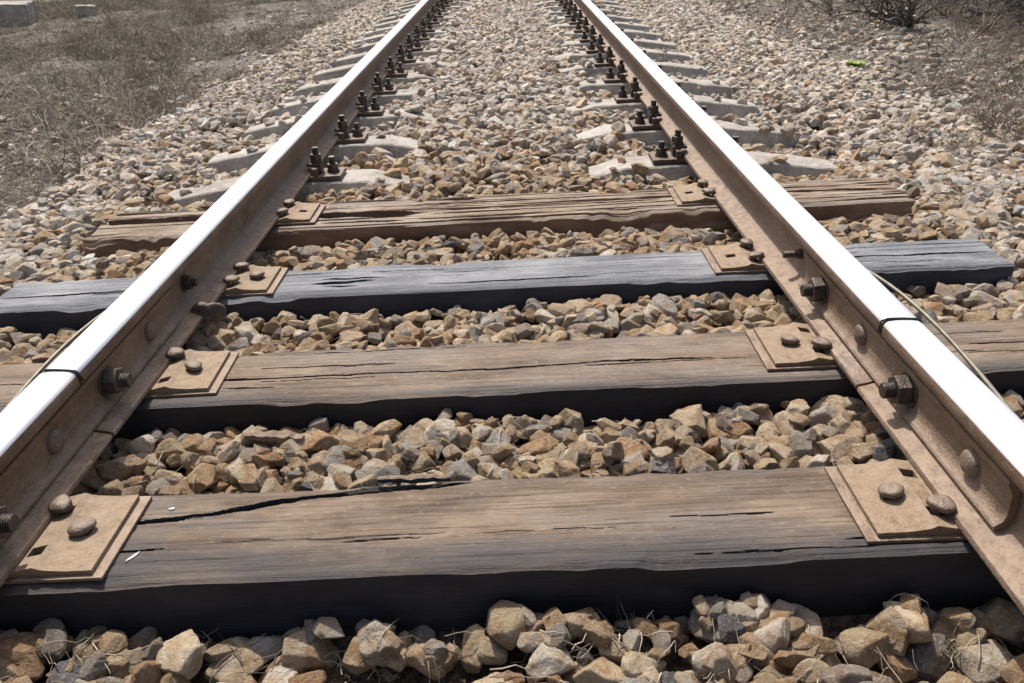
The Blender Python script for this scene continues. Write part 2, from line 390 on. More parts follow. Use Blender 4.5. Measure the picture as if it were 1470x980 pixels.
# ------------------------------------------------------------------ rails
half=[(0,0),(.066,0),(.0665,.004),(.064,.0095),(.045,.0135),(.024,.019),(.0135,.026),(.0085,.036),(.0075,.05),(.0075,.09),(.009,.104),(.0135,.111),(.0295,.1165),(.034,.1185),(.036,.122),(.0362,.134),(.0355,.142),(.0325,.1475),(.027,.1505),(.015,.1518),(0,.152)]
prof=[(x,z) for x,z in half]+[(-x,z) for x,z in half[-2:0:-1]]
def rail_seg(ya,yb,parent,name,xc):
    n=len(prof); ys=[ya,ya+.001]+list(np.arange(ya+.25,yb-.1,.25))+[yb-.001,yb]
    V=[];F=[]
    for y in ys:
        ins=.0008 if y in (ya,yb) else 0
        for x,z in prof: V.append((x*(1-ins*10),y,RB+z-ins))
    for i in range(len(ys)-1):
        for k in range(n):
            a=i*n+k; b=i*n+(k+1)%n; F.append((a,b,b+n,a+n))
    me=bpy.data.meshes.new(name); me.from_pydata(V,[],F+[tuple(range(n)),tuple((len(ys)-1)*n+k for k in range(n))])
    me.materials.append(M_RAIL); me.materials.append(M_HEAD)
    for p in me.polygons:
        p.use_smooth=len(p.vertices)==4
        if len(p.vertices)==4:
            zz=[V[v][2]-RB for v in p.vertices]
            if min(zz)>=.1415: p.material_index=1
    bm=bmesh.new(); bm.from_mesh(me); bmesh.ops.recalc_face_normals(bm,faces=bm.faces); bm.to_mesh(me); bm.free()
    me.set_sharp_from_angle(angle=math.radians(42))
    o=obj(name,me,parent); o.location.x=xc; return o
JY={-1:1.375,1:1.43}
for s in (-1,1):
    e=empty('railway_rail')
    rail_seg(-3.0,JY[s]-.004,e,'near_rail_length',s*RX)
    rail_seg(JY[s]+.004,60,e,'far_rail_length',s*RX+ .001)
    bm=bmesh.new(); bm_box(bm,s*RX,JY[s],RB+.132,.062,.0068,.024,0,0); bm_box(bm,s*RX,JY[s],RB+.065,.013,.0068,.10,0,0)
    bm2obj(bm,'joint_gap_liner',[M_BLACK],e)

def fishplate(sx,side,ya,yb,parent):
    pr=[(.0085,.030),(.012,.0225),(.030,.0185),(.036,.021),(.036,.028),(.025,.036),(.021,.046),(.021,.084),(.025,.094),(.031,.104),(.031,.111),(.016,.110),(.0095,.102)]
    n=len(pr); ys=[ya,ya+.003,yb-.003,yb]; V=[]
    for i,y in enumerate(ys):
        sh=.0022 if i in (0,3) else 0
        cz=.066;co=.02
        for o,z in pr: V.append((sx+side*(o+(co-o)*sh*8),y,RB+z+(cz-z)*sh*8))
    F=[]
    for i in range(3):
        for k in range(n):
            a=i*n+k;b=i*n+(k+1)%n; F.append((a,b,b+n,a+n))
    F+= [tuple(range(n)),tuple(3*n+k for k in range(n))]
    me=bpy.data.meshes.new('fishplate'); me.from_pydata(V,[],F); me.materials.append(M_FISH)
    bm=bmesh.new(); bm.from_mesh(me); bmesh.ops.recalc_face_normals(bm,faces=bm.faces)
    es=[e for e in bm.edges if e.calc_face_angle(0)>.35 and abs(e.verts[0].co.y-e.verts[1].co.y)>.1]
    bmesh.ops.bevel(bm,geom=es,offset=.0016,segments=2,affect='EDGES')
    for f in bm.faces: f.smooth=True
    bm.to_mesh(me); bm.free(); me.set_sharp_from_angle(angle=math.radians(35))
    return obj('fishplate',me,parent)
def hexnut(bm,p,ax,mi=0,r=.021,h=.022,bolt=.012,ext=.016,rot=0.3):
    ax=Vector(ax)
    bm_cyl(bm,p,ax,r*1.2,.004,24,mi,.0008,smooth=True)
    bm_cyl(bm,Vector(p)+ax*.0042,ax,r,h,6,mi,.002,rot=rot)
    y=.0042+h; k=0
    while y<.0042+h+ext:
        bm_cyl(bm,Vector(p)+ax*y,ax,bolt*(1 if k%2==0 else .9),.002,16,mi,0,smooth=True); y+=.002; k+=1
BZ=RB+.065
BOLTS={1:[(1.775,'n'),(1.54,'r'),(1.315,'n'),(1.085,'r')],-1:[(1.715,'r'),(1.485,'n'),(1.265,'r'),(1.035,'n')]}
ENDS={1:(.975,1.90),-1:(.90,1.86)}
for s in (-1,1):
    e=empty('rail_joint')
    ya,yb=ENDS[s]
    fishplate(s*RX,-s,ya,yb,e); fishplate(s*RX,s,ya,yb,e)
    bm=bmesh.new()
    for k,(y,t) in enumerate(BOLTS[s]):
        for side in (-s,s):
            nut=(t=='n') if side==-s else (t!='n')
            p=Vector((s*RX+side*.0205,y,BZ))
            if nut: hexnut(bm,p,(side,0,0),0,.029,.026,.015,.020,rot=.2+k)
            else: bm_dome(bm,p,(side,0,0),.024,.022,.015,1,False,.02,k)
    bm2obj(bm,'joint_bolts',[M_BOLT,M_SPIKE],e)
    bm=bmesh.new()
    y=1.985
    p=Vector((s*RX-s*.0078,y,RB+.072))
    if s<0: hexnut(bm,p,(-s,0,0),0,.020,.018,.011,.014)
    else:
        bm_cyl(bm,p,(-s,0,0),.009,.045,14,0,.001,smooth=True); bm_cyl(bm,p,(-s,0,0),.014,.010,6,0,.001)
    p2=Vector((s*RX+s*.0078,y,RB+.072)); hexnut(bm,p2,(s,0,0),0,.016,.016,.009,.010)
    bm2obj(bm,'bond_wire_bolt',[M_BOLT],e)

def tube(bm,pts,r,seg=6,mi=0,taper=True):
    rings=[]; n=len(pts)
    for i,p in enumerate(pts):
        a=pts[max(i-1,0)]; b=pts[min(i+1,n-1)]; d=(Vector(b)-Vector(a))
        if d.length<1e-9: d=Vector((0,0,1))
        d.normalize(); q=d.to_track_quat('Z','Y')
        rr=r*(1-.75*i/(n-1)) if taper else r
        rings.append([bm.verts.new(Vector(p)+q@Vector((math.cos(2*PI*k/seg)*rr,math.sin(2*PI*k/seg)*rr,0))) for k in range(seg)])
    for i in range(n-1):
        for k in range(seg):
            f=bm.faces.new((rings[i][k],rings[i][(k+1)%seg],rings[i+1][(k+1)%seg],rings[i+1][k])); f.material_index=mi; f.smooth=True
    bm.faces.new(rings[0][::-1]).material_index=mi; bm.faces.new(rings[-1]).material_index=mi
for s in (-1,1):
    bm=bmesh.new(); y=JY[s]; x=s*RX
    loop=[(-.039,.126),(-.0385,.137),(-.036,.147),(-.027,.1530),(0,.1542),(.027,.1530),(.036,.147),(.0385,.137),(.039,.126)]
    tube(bm,[(x+a,y+.005*math.sin(i*.9),RB+z) for i,(a,z) in enumerate(loop)],.0021,8,0,False)
    bm2obj(bm,'joint_band',[M_BLACK])
    bm=bmesh.new()
    pts=[]
    for i in range(26):
        t=i/25; yy=1.985-t*1.25
        pts.append((x+s*(.035+.085*math.sin(PI*t)**.7+.02*math.sin(5*t)),yy,RB+.085-.03*t+.008*math.sin(9*t)))
    tube(bm,pts,.0045,8,0,False)
    bm2obj(bm,'bond_cable',[M_CABLE])

# ------------------------------------------------------------------ base plates on timber sleepers
def cellplate(bm,xs,ys,z0,z1f,holes,mi=0):
    nx,ny=len(xs)-1,len(ys)-1; vt={};vb={}
    def tv(i,j):
        if (i,j) not in vt: vt[i,j]=bm.verts.new((xs[i],ys[j],z1f(xs[i])))
        return vt[i,j]
    def bv(i,j):
        if (i,j) not in vb: vb[i,j]=bm.verts.new((xs[i],ys[j],z0))
        return vb[i,j]
    ok=lambda i,j: 0<=i<nx and 0<=j<ny and (i,j) not in holes
    newf=[]
    for i in range(nx):
        for j in range(ny):
            if not ok(i,j): continue
            newf.append(bm.faces.new((tv(i,j),tv(i+1,j),tv(i+1,j+1),tv(i,j+1))))
            newf.append(bm.faces.new((bv(i,j),bv(i,j+1),bv(i+1,j+1),bv(i+1,j))))
            for (di,dj,a,b_) in ((-1,0,(i,j),(i,j+1)),(1,0,(i+1,j+1),(i+1,j)),(0,-1,(i+1,j),(i,j)),(0,1,(i,j+1),(i+1,j+1))):
                if not ok(i+di,j+dj):
                    newf.append(bm.faces.new((tv(*a),bv(*a),bv(*b_),tv(*b_))))
    for f in newf: f.material_index=mi
def baseplate(s,y0,y1,top,spikes,wi,rotz=0,seed=0):
    bm=bmesh.new(); R=random.Random(seed)
    yc=(y0+y1)/2; hl=(y1-y0)/2
    bm_box(bm,0.0+(wi-.18)/2,0,.0035,wi+.18,2*hl+.016,.006,1,.001)
    pw=wi-.018
    xs=sorted([-.155,-.135,-.105,-.083,.083-.013,.083+.013,.107,.119,.145,pw])
    hs=.011
    ys=[-hl,-.052-hs,-.052+hs,.0-hs,0+hs,.050-hs,.050+hs,hl]
    def z1(x):
        a=abs(x)
        if a<=.075: return .0185
        if a<=.1: return .0245
        if a<=.108: return .0195
        return .0175 if a<.13 else .0150
    ia=xs.index(.083-.013); ib=xs.index(.119)
    holes={(ia,1),(ia,5),(ib,3),(1,1),(1,5)}
    cellplate(bm,xs,ys,.0068,z1,holes,0)
    for lx,ly in ((.083,-.052),(.083,.050),(.132,0)): bm_box(bm,lx,ly,.0072,.030,.026,.0012,3,0)  # thin dark boxes on the pad paint the holes' shade
    for k,(lx,ly) in enumerate(spikes):
        zt=.0185+.012 if abs(lx)<.1 else .021
        bm_cyl(bm,(lx,ly,.004),(R.uniform(-.05,.05),R.uniform(-.05,.05),1),.010,zt+.004,12,2,.0005,smooth=True)
        bm_dome(bm,Vector((lx-(.007 if abs(lx)<.1 else 0),ly,zt+.005)),(R.uniform(-.12,.12),R.uniform(-.12,.12),1),.0225,.0180,.0085,2,True,.055,seed*7+k)
    ml=-1 if s>0 else 1
    for v in bm.verts: v.co.x*=ml
    o=bm2obj(bm,'rail_base_plate',[M_PLATE,M_FISH,M_SPIKE,M_HOLE])
    o.location=(s*RX,yc,top); o.rotation_euler.z=rotz
    b=o.modifiers.new('b','BEVEL'); b.width=.0014; b.segments=2; b.limit_method='ANGLE'; b.angle_limit=math.radians(50)
    return o
out=[(-.083,.05),(-.12,-.052)]
baseplate(1,1.01,1.19,0,[(.083,-.050),(.132,0.0)]+out,.205,0,1)
baseplate(-1,1.00,1.19,0,[(.083,.050),(.132,0.0)]+out,.205,0,2)
baseplate(1,1.56,1.735,0,[(.083,-.040),(.132,.0)]+out,.205,.0,3)
baseplate(-1,1.56,1.735,0,[(.083,.050),(.132,0.0)]+out,.205,.02,4)
baseplate(1,2.10,2.27,0,[(.083,-.050),(.083,.050)]+out,.195,0,5)
baseplate(-1,2.10,2.27,0,[(.083,-.050),(.083,.050),(.132,0)]+out,.195,0,6)
baseplate(1,2.69,2.87,.002,[(.083,-.050),(.083,.050)]+out,.19,0,7)
baseplate(-1,2.69,2.87,.002,[(.083,-.050),(.083,.050)]+out,.19,0,8)

bm=bmesh.new()
tube(bm,[(-RX+.062+.018*math.cos(a)*1.1,1.93,RB+.008+.020*math.sin(a)) for a in np.linspace(-PI*.55,PI*.95,14)],.011,10,0,False)
bm_dome(bm,Vector((-RX+.088,1.93,RB+.010)),(.4,-.9,.25),.034,.024,.008,0,True)
bm_box(bm,-RX,1.93,RB-.009,.15,.028,.016,0,.003)
bm2obj(bm,'rail_anchor_clip',[M_CLIP])

# ------------------------------------------------------------------ fastenings on the concrete sleepers
def fastening_mesh(seed):
    r=random.Random(seed); bm=bmesh.new()
    bm_box(bm,0,0,.009,.37,.13,.016,0,.002)
    for sd in (-1,1):
        bm_box(bm,sd*.083,-.0,.031,.022,.12,.030,0,.003)
        bm_box(bm,sd*.072,0,.052,.05,.055,.013,1,.004)
        bm_box(bm,sd*.098,0,.040,.012,.055,.036,1,.003)
        for (x,y,z0,h) in ((sd*.083,0,.058,.040),(sd*.145,r.uniform(-.006,.006),.017,.045)):
            tilt=(r.uniform(-.06,.06),r.uniform(-.06,.06),1)
            ax=Vector(tilt).normalized(); p=Vector((x,y,z0))
            bm_cyl(bm,p,ax,.026,.004,20,1,.0008,smooth=True)
            bm_cyl(bm,p+ax*.004,ax,.024,.007,20,1,.001,smooth=True)
            bm_cyl(bm,p+ax*.011,ax,.0235,.022,6,1,.002,rot=r.random()*2)
            k=0;q=.033;e=.033+h*.5+r.uniform(0,.006)
            while q<e:
                bm_cyl(bm,p+ax*q,ax,.0128 if k%2==0 else .0112,.0022,12,1,0,smooth=True); q+=.0022;k+=1
    bmesh.ops.recalc_face_normals(bm,faces=bm.faces)
    me=bpy.data.meshes.new('rail_fastening'); bm.to_mesh(me); bm.free(); me.materials.append(M_CLIP); me.materials.append(M_BOLT); return me
FM=[fastening_mesh(i) for i in range(5)]
for i,y in enumerate(CY):
    for s in (-1,1):
        o=obj('rail_fastening',FM[(i*2+(s>0))%5]); o.location=(s*RX,y+random.uniform(-.01,.01),.0015)

# ------------------------------------------------------------------ stones
def stone_mesh(seed,sub=5):
    r=np.random.default_rng(seed)
    bm=bmesh.new(); bmesh.ops.create_icosphere(bm,subdivisions=sub,radius=1); bm.verts.ensure_lookup_table()
    d=np.array([v.co[:] for v in bm.verts]); d/=np.linalg.norm(d,axis=1)[:,None]
    n=int(r.integers(5,11)); P=r.normal(size=(n,3)); P/=np.linalg.norm(P,axis=1)[:,None]
    P=np.concatenate([P,[[1,0,0],[-1,0,0],[0,1,0],[0,-1,0],[0,0,1],[0,0,-1]]+r.normal(scale=.33,size=(6,3))]); P/=np.linalg.norm(P,axis=1)[:,None]
    c=r.uniform(.66,1.0,len(P)); p=42
    q=np.clip(d@P.T,0,None)/c
    rad=((q**p).sum(1)+(1/1.24)**p)**(-1/p)
    co=d*rad[:,None]
    def n3(v,f,s): return (fbm(v[:,0]*f+v[:,2]*f*.7,v[:,1]*f-v[:,2]*f*.6,s,4)-.5)
    co*= (1+.10*n3(co,2.2,seed)+.07*n3(co,6,seed+3)+.03*n3(co,16,seed+5))[:,None]
    co*=np.array([1.0,r.uniform(.66,.95),r.uniform(.5,.8)])
    co/=np.abs(co).max()/1.05
    for v,c_ in zip(bm.verts,co): v.co=c_
    for f in bm.faces: f.smooth=True
    me=bpy.data.meshes.new('ballast_stone'); bm.to_mesh(me); bm.free(); me.materials.append(M_STONE); return me
stcol=bpy.data.collections.new('ballast_stone_shapes')
NV=26
for i in range(NV):
    o=bpy.data.objects.new('stone_shape_%02d'%i,stone_mesh(100+i)); stcol.objects.link(o)

cell=.008; x0,x1,yy0,yy1=-4.2,4.6,-.3,18
nx=int((x1-x0)/cell); ny=int((yy1-yy0)/cell)
XX=(x0+(np.arange(nx)+.5)*cell)[:,None]; YY=(yy0+(np.arange(ny)+.5)*cell)[None]
cx=np.linspace(x0,x1,300); cy=np.linspace(yy0,yy1,600)
CXg,CYg=np.meshgrid(cx,cy,indexing='ij')
ui=(XX[:,0]-x0)/(x1-x0)*299; i0=np.clip(ui.astype(int),0,298); fu=(ui-i0)[:,None]
vi=(YY[0]-yy0)/(yy1-yy0)*599; j0=np.clip(vi.astype(int),0,598); fv=(vi-j0)[None]
def up(TC): return (TC[i0][:,j0]*(1-fu)+TC[i0+1][:,j0]*fu)*(1-fv)+(TC[i0][:,j0+1]*(1-fu)+TC[i0+1][:,j0+1]*fu)*fv
TG=up(T(CXg,CYg)); hm=up(TGnd(CXg,CYg)).astype(np.float32)
SOL=np.zeros((nx,ny),np.int8)
for (a,b,l,r_) in SLW:
    j1=int((a-yy0)/cell); j2=int((b-yy0)/cell)+1; i1=int((l-x0)/cell); i2=int((r_-x0)/cell)+1
    hm[i1:i2,j1:j2]=0.0; SOL[i1:i2,j1:j2]=1
axx=np.abs(XX[:,0])
for y in CY:
    j1=int((y-.095-yy0)/cell); j2=int((y+.095-yy0)/cell)+1
    zc=conc_z(axx); inside=axx<1.36
    ja=max(j1,0)
    if ja>=ny: continue
    blk=hm[:,ja:j2]; blk[:]=np.where(inside[:,None],np.maximum(blk,zc[:,None]),blk)
    SOL[:,ja:j2]=np.where((inside&(axx>.34))[:,None],2,SOL[:,ja:j2])

def gen(N_,xr,yr,rr,dens=None):
    xs=rng.uniform(xr[0],xr[1],N_); ys=rng.uniform(yr[0],yr[1],N_)
    R=rng.gamma(6,(rr[1]-rr[0])/9,N_)+rr[0]; R=np.clip(R,rr[0],rr[1])
    if dens is not None:
        k=rng.random(N_)<dens(xs,ys); xs,ys,R=xs[k],ys[k],R[k]
    return xs,ys,R
def gravelprob(x,y):
    ax=np.abs(x)+.6*(fbm(x*1.2,y*1.2,77)-.5)
    edge=np.where(x<0,1.95,2.2)
    p=1-sst(edge,edge+np.where(x<0,.35,.6),ax)
    tail=np.where(x<0,.05,.20)*np.exp(-(ax-edge)/1.2)*(ax>edge)
    p=np.maximum(p,tail)
    thin=sst(.38,.52,fbm(x*3.2+4,y*4.5,88))
    return np.where((y<.97)&(np.abs(x)<1.2),p*(.16+.75*thin),p)
placed=[]; DISC={}
def deposit(xs,ys,R,slack=.012,solidp=0.0):
    I=((xs-x0)/cell).astype(int); J=((ys-yy0)/cell).astype(int)
    for x,y,r,i,j in zip(xs,ys,R,I,J):
        k=max(1,int(r*.85/cell))
        if i-k<0 or j-k<0 or i+k+1>nx or j+k+1>ny: continue
        so=SOL[i,j]
        if so==1: continue
        w=hm[i-k:i+k+1,j-k:j+k+1]
        s_=SOL[i-k:i+k+1,j-k:j+k+1]
        sm=s_.max()
        if sm==1: 
            if (s_==1).mean()>.12: continue
            w2=w[s_!=1]; mean=float(w2.mean()); mx=float(w2.max())
        elif sm==2:
            lim=.12 if abs(x)>.95 else .3
            if so==2:
                if random.random()>solidp*(.5 if abs(x)>.95 else 1.2): continue
            elif (s_==2).mean()>lim and random.random()>.4: continue
            mean=float(w.mean()); mx=float(w.max()) if so==2 else mean+.01
        else:
            mean=float(w.mean()); mx=float(w.max())
        rz=r*.62
        zc=.55*mean+.45*min(mx,mean+rz)+.30*rz
        t=TG[i,j]
        if zc+rz*.6>t+slack+.014*random.random() and so!=2: continue
        if abs(abs(x)-RX)<.1 and zc+rz*.8>.018: continue
        if abs(abs(x)-RX)<.22 and so==2: continue
        D=DISC.get(k)
        if D is None:
            g=np.arange(-k,k+1)/(k+.5); rho=g[:,None]**2+g[None]**2
            D=np.where(rho<1,np.sqrt(np.clip(1-rho,0,1)),-9).astype(np.float32); DISC[k]=D
        np.maximum(w,zc+rz*.85*D,out=w)
        placed.append((x,y,zc,r))
deposit(*gen(9000,(-2.9,2.9),(-.3,.97),(.016,.038),gravelprob),slack=.014,solidp=.03)
deposit(*gen(19000,(-2.9,2.9),(.97,3.2),(.016,.036),gravelprob),slack=.014,solidp=.03)
deposit(*gen(25000,(-2.9,2.9),(-.3,3.2),(.009,.024),gravelprob),slack=.014,solidp=.03)
deposit(*gen(56000,(-3.6,4.2),(3.1,10),(.014,.036),gravelprob),slack=.014,solidp=.06)
deposit(*gen(26000,(-3.6,4.2),(3.1,10),(.008,.022),gravelprob),slack=.016,solidp=.06)
deposit(*gen(36000,(-3.6,4.4),(10,17.8),(.018,.036),gravelprob),slack=.014,solidp=.06)
A=np.array(placed)
II=((A[:,0]-x0)/cell).astype(int); JJ=((A[:,1]-yy0)/cell).astype(int); kk=np.maximum(1,(A[:,3]*.5/cell).astype(int))
topz=A[:,2]+A[:,3]*.62*.8
vis=np.zeros(len(A),bool)
for di,dj in ((0,0),(1,0),(-1,0),(0,1),(0,-1)):
    vis|= hm[np.clip(II+di*kk,0,nx-1),np.clip(JJ+dj*kk,0,ny-1)]<topz+A[:,3]*.2
A=A[vis]; n=len(A)
PAL=np.array([(.43,.325,.205),(.50,.405,.285),(.39,.275,.16),(.36,.225,.12),(.31,.275,.235),(.52,.45,.355),(.44,.335,.225),(.26,.205,.16),(.13,.125,.13)])*1.30
Pn=np.array([.22,.17,.14,.09,.11,.12,.12,.045,.012]); Pn/=Pn.sum()
PALF=np.array([(.44,.39,.325),(.50,.45,.38),(.38,.325,.265),(.41,.32,.23),(.36,.34,.315),(.56,.51,.445),(.42,.36,.285),(.30,.26,.22),(.2,.19,.18)])*1.52
Pf=np.array([.2,.18,.14,.08,.15,.13,.08,.03,.01]); Pf/=Pf.sum()
ci=rng.choice(9,n,p=Pn); cf=rng.choice(9,n,p=Pf)
far=sst(2.9,4.6,A[:,1])*.95; out_=sst(1.1,1.7,np.abs(A[:,0]))*.85
f=np.maximum(far,out_)[:,None]
pick=(rng.random((n,1))<f)
col=np.clip(np.where(pick,PALF[cf],PAL[ci])*rng.uniform(.78,1.12,(n,1)),0,.82)
def scatter(name,pos,rot,scl,var,colr,rnd,coll):
    me=bpy.data.meshes.new(name); me.vertices.add(len(pos)); me.vertices.foreach_set('co',np.asarray(pos,np.float32).ravel())
    def A_(nm,t,d,key):
        a=me.attributes.new(nm,t,'POINT'); a.data.foreach_set(key,d.ravel())
    A_('rot','FLOAT_VECTOR',np.asarray(rot,np.float32),'vector'); A_('scl','FLOAT_VECTOR',np.asarray(scl,np.float32),'vector')
    A_('var','INT',np.asarray(var,np.int32),'value'); A_('rnd','FLOAT',np.asarray(rnd,np.float32),'value')
    c4=np.concatenate([colr,np.ones((len(colr),1))],1).astype(np.float32); A_('col','FLOAT_COLOR',c4,'color')
    o=obj(name,me)
    ng=bpy.data.node_groups.new(name+'_scatter','GeometryNodeTree')
    ng.interface.new_socket('Geometry',in_out='INPUT',socket_type='NodeSocketGeometry'); ng.interface.new_socket('Geometry',in_out='OUTPUT',socket_type='NodeSocketGeometry')
    gi=ng.nodes.new('NodeGroupInput'); go=ng.nodes.new('NodeGroupOutput')
    ip=ng.nodes.new('GeometryNodeInstanceOnPoints'); cinf=ng.nodes.new('GeometryNodeCollectionInfo')
    cinf.inputs['Collection'].default_value=coll; cinf.inputs['Separate Children'].default_value=True; cinf.inputs['Reset Children'].default_value=True
    def na(nm,t):
        q=ng.nodes.new('GeometryNodeInputNamedAttribute'); q.data_type=t; q.inputs['Name'].default_value=nm; return q.outputs['Attribute']
    L=ng.links.new
    L(gi.outputs[0],ip.inputs['Points']); L(cinf.outputs[0],ip.inputs['Instance']); ip.inputs['Pick Instance'].default_value=True
    L(na('var','INT'),ip.inputs['Instance Index']); L(na('rot','FLOAT_VECTOR'),ip.inputs['Rotation']); L(na('scl','FLOAT_VECTOR'),ip.inputs['Scale'])
    L(ip.outputs[0],go.inputs[0])
    md=o.modifiers.new('scatter','NODES'); md.node_group=ng; return o
rot=np.stack([rng.normal(0,.38,n)+PI*(rng.random(n)<.5),rng.normal(0,.38,n),rng.uniform(0,2*PI,n)],1)
scl=A[:,3:4]*rng.uniform(1.0,1.28,(n,3))
scatter('ballast_gravel',A[:,:3],rot,scl,rng.integers(0,NV,n),col,rng.random(n),stcol)

# ------------------------------------------------------------------ dry grass tufts
def tuft(seed,nb,h,spread,flat):
    r=random.Random(seed); bm=bmesh.new()
    for b in range(nb):
        a=r.uniform(0,2*PI); rad=r.uniform(0,spread); p=Vector((math.cos(a)*rad,math.sin(a)*rad,-.01))
        d=Vector((r.gauss(0,1)*flat,r.gauss(0,1)*flat,1)).normalized(); ln=h*r.uniform(.4,1.1); w=r.uniform(.0010,.0022)
        side=d.cross(Vector((r.random()-.5,r.random()-.5,.3))).normalized()
        prev=None
        for k in range(6):
            t=k/5; ww=w*(1-.7*t)
            v1=bm.verts.new(p+side*ww); v2=bm.verts.new(p-side*ww)
            if prev: bm.faces.new((prev[0],prev[1],v2,v1))
            prev=(v1,v2)
            d=(d+Vector((r.gauss(0,.25),r.gauss(0,.25),-.18*flat+r.gauss(0,.12)))).normalized(); p=p+d*ln/5
            if p.z<0.001 and k>1: p.z=.001+r.random()*.008
    me=bpy.data.meshes.new('dry_tuft'); bm.to_mesh(me); bm.free(); me.materials.append(M_GRASS); return me
gcol=bpy.data.collections.new('dry_grass_shapes')
for i in range(10):
    o=bpy.data.objects.new('tuft_shape_%02d'%i,tuft(i,34 if i<7 else 24,.08 if i<7 else .17,.06,1.5 if i<7 else .8)); gcol.objects.link(o)
NT=30000
tx=np.concatenate([rng.uniform(-9.5,-1.9,NT*6//10),rng.uniform(2.1,9.0,NT*4//10)]); ty=rng.uniform(1.0,18,NT)
dn=fbm(tx*.6+9,ty*.6,55); edge_=np.abs(tx)+.6*(fbm(tx*1.2,ty*1.2,77)-.5)
keep=(edge_>np.where(tx<0,2.1,2.5))&(rng.random(NT)<sst(.34,.56,dn)*.95+.15)&(rng.random(NT)<np.where(tx<0,1,.8))
tx,ty=tx[keep],ty[keep]
ex=np.concatenate([rng.uniform(-.72,.72,70),rng.uniform(1.2,2.4,90),-rng.uniform(1.3,2.1,40)]); ey=np.concatenate([rng.uniform(.66,.95,70),rng.uniform(1.7,9,90),rng.uniform(2,9,40)])
nA=len(tx); tx=np.concatenate([tx,ex]); ty=np.concatenate([ty,ey]); nT=len(tx)
tz=TGnd(tx,ty)+.002; tz[nA:]+=.02
gp=np.array([(.36,.31,.235),(.25,.20,.15),(.48,.42,.33),(.15,.12,.09),(.17,.16,.095),(.57,.52,.43)])
gc=gp[rng.choice(6,nT,p=[.26,.27,.13,.20,.06,.08])]*rng.uniform(.8,1.2,(nT,1))
gs=rng.uniform(.9,2.1,(nT,1)); gs[nA:]=rng.uniform(.25,.7,(nT-nA,1)); gs[nA+70:]*=1.6
scatter('dry_grass',np.stack([tx,ty,tz],1),np.stack([rng.normal(0,.1,nT),rng.normal(0,.1,nT),rng.uniform(0,6.28,nT)],1),
        gs*np.ones((1,3)),rng.integers(0,10,nT),gc,rng.random(nT),gcol)

# ------------------------------------------------------------------ twigs & straw litter
def hsurf(x,y):
    i=int((x-x0)/cell); j=int((y-yy0)/cell)
    if 0<=i<nx and 0<=j<ny: return float(hm[i,j])
    return float(TGnd(x,y))
bm=bmesh.new(); R_=random.Random(5)
def litter(x,y,ln,r,mi,ang=None):
    a=R_.uniform(0,2*PI) if ang is None else ang; pts=[]; px,py=x-math.cos(a)*ln/2,y-math.sin(a)*ln/2
    nseg=7
    for k in range(nseg):
        pts.append([px,py,0]); a+=R_.gauss(0,.18); px+=math.cos(a)*ln/(nseg-1); py+=math.sin(a)*ln/(nseg-1)
    z=[hsurf(p[0],p[1]) for p in pts]; top=max(z)
    if top>-.015 and abs(x)<1.3: return
    for k,p in enumerate(pts): p[2]=z[k]*.5+top*.5+r+R_.uniform(0,.003)
    tube(bm,pts,r,5,mi)
for k in range(240): litter(R_.uniform(-.85,.85),R_.uniform(.64,.95),R_.uniform(.03,.12),R_.uniform(.0006,.0014),R_.randint(0,1))
for k in range(60): litter(R_.uniform(-.7,.7),R_.uniform(1.24,1.5),R_.uniform(.03,.11),R_.uniform(.0006,.0013),R_.randint(0,1))
for k in range(24): litter(R_.uniform(-.7,.7),R_.uniform(1.78,2.05),R_.uniform(.03,.09),R_.uniform(.0006,.001),1)
for k in range(220): litter(R_.choice((-1,1))*R_.uniform(1.0,2.8),R_.uniform(1.5,7),R_.uniform(.05,.2),R_.uniform(.001,.0018),R_.randint(0,1))
litter(.02,1.36,.17,.0016,1,1.3); litter(-.55,.80,.16,.003,0,.15); litter(-.62,1.31,.12,.002,0,.1)
bm2obj(bm,'twig_litter',[M_TWIG,M_STRAW])

def splinter(x,y,z,l,w,h,rz,mat,name):
    bm=bmesh.new(); n=14
    rr=random.Random(int(x*1000)); rings=[]
    for k in range(n):
        t=k/(n-1); ww=w*(.35+.65*math.sin(PI*min(1,max(.08,t*.95+.03)))**.5)*(1+rr.uniform(-.15,.15))
        hh=h*(1+rr.uniform(-.3,.3)); yo=rr.uniform(-.1,.1)*w
        rings.append([bm.verts.new((l*(t-.5),yo+a*ww,b*hh)) for a,b in ((-.5,0),(-.4,.8),(-.1,1),(.3,.9),(.5,.3),(.4,-.2),(-.2,-.3))])
    for k in range(n-1):
        for q in range(7): bm.faces.new((rings[k][q],rings[k][(q+1)%7],rings[k+1][(q+1)%7],rings[k+1][q]))
    bm.faces.new(rings[0]); bm.faces.new(rings[-1])
    o=bm2obj(bm,name,[mat]); o.location=(x,y,z); o.rotation_euler=(0,.05,rz); return o
splinter(-.26,.775,-.062,.17,.035,.014,.55,W4,'bark_splinter')
splinter(-.42,.70,-.075,.12,.03,.012,.3,W4,'bark_splinter')
splinter(-.13,1.222,-.002,.13,.016,.009,.04,W2,'wood_splinter')
splinter(-.44,1.44,-.04,.12,.03,.012,-.1,W4,'bark_splinter')
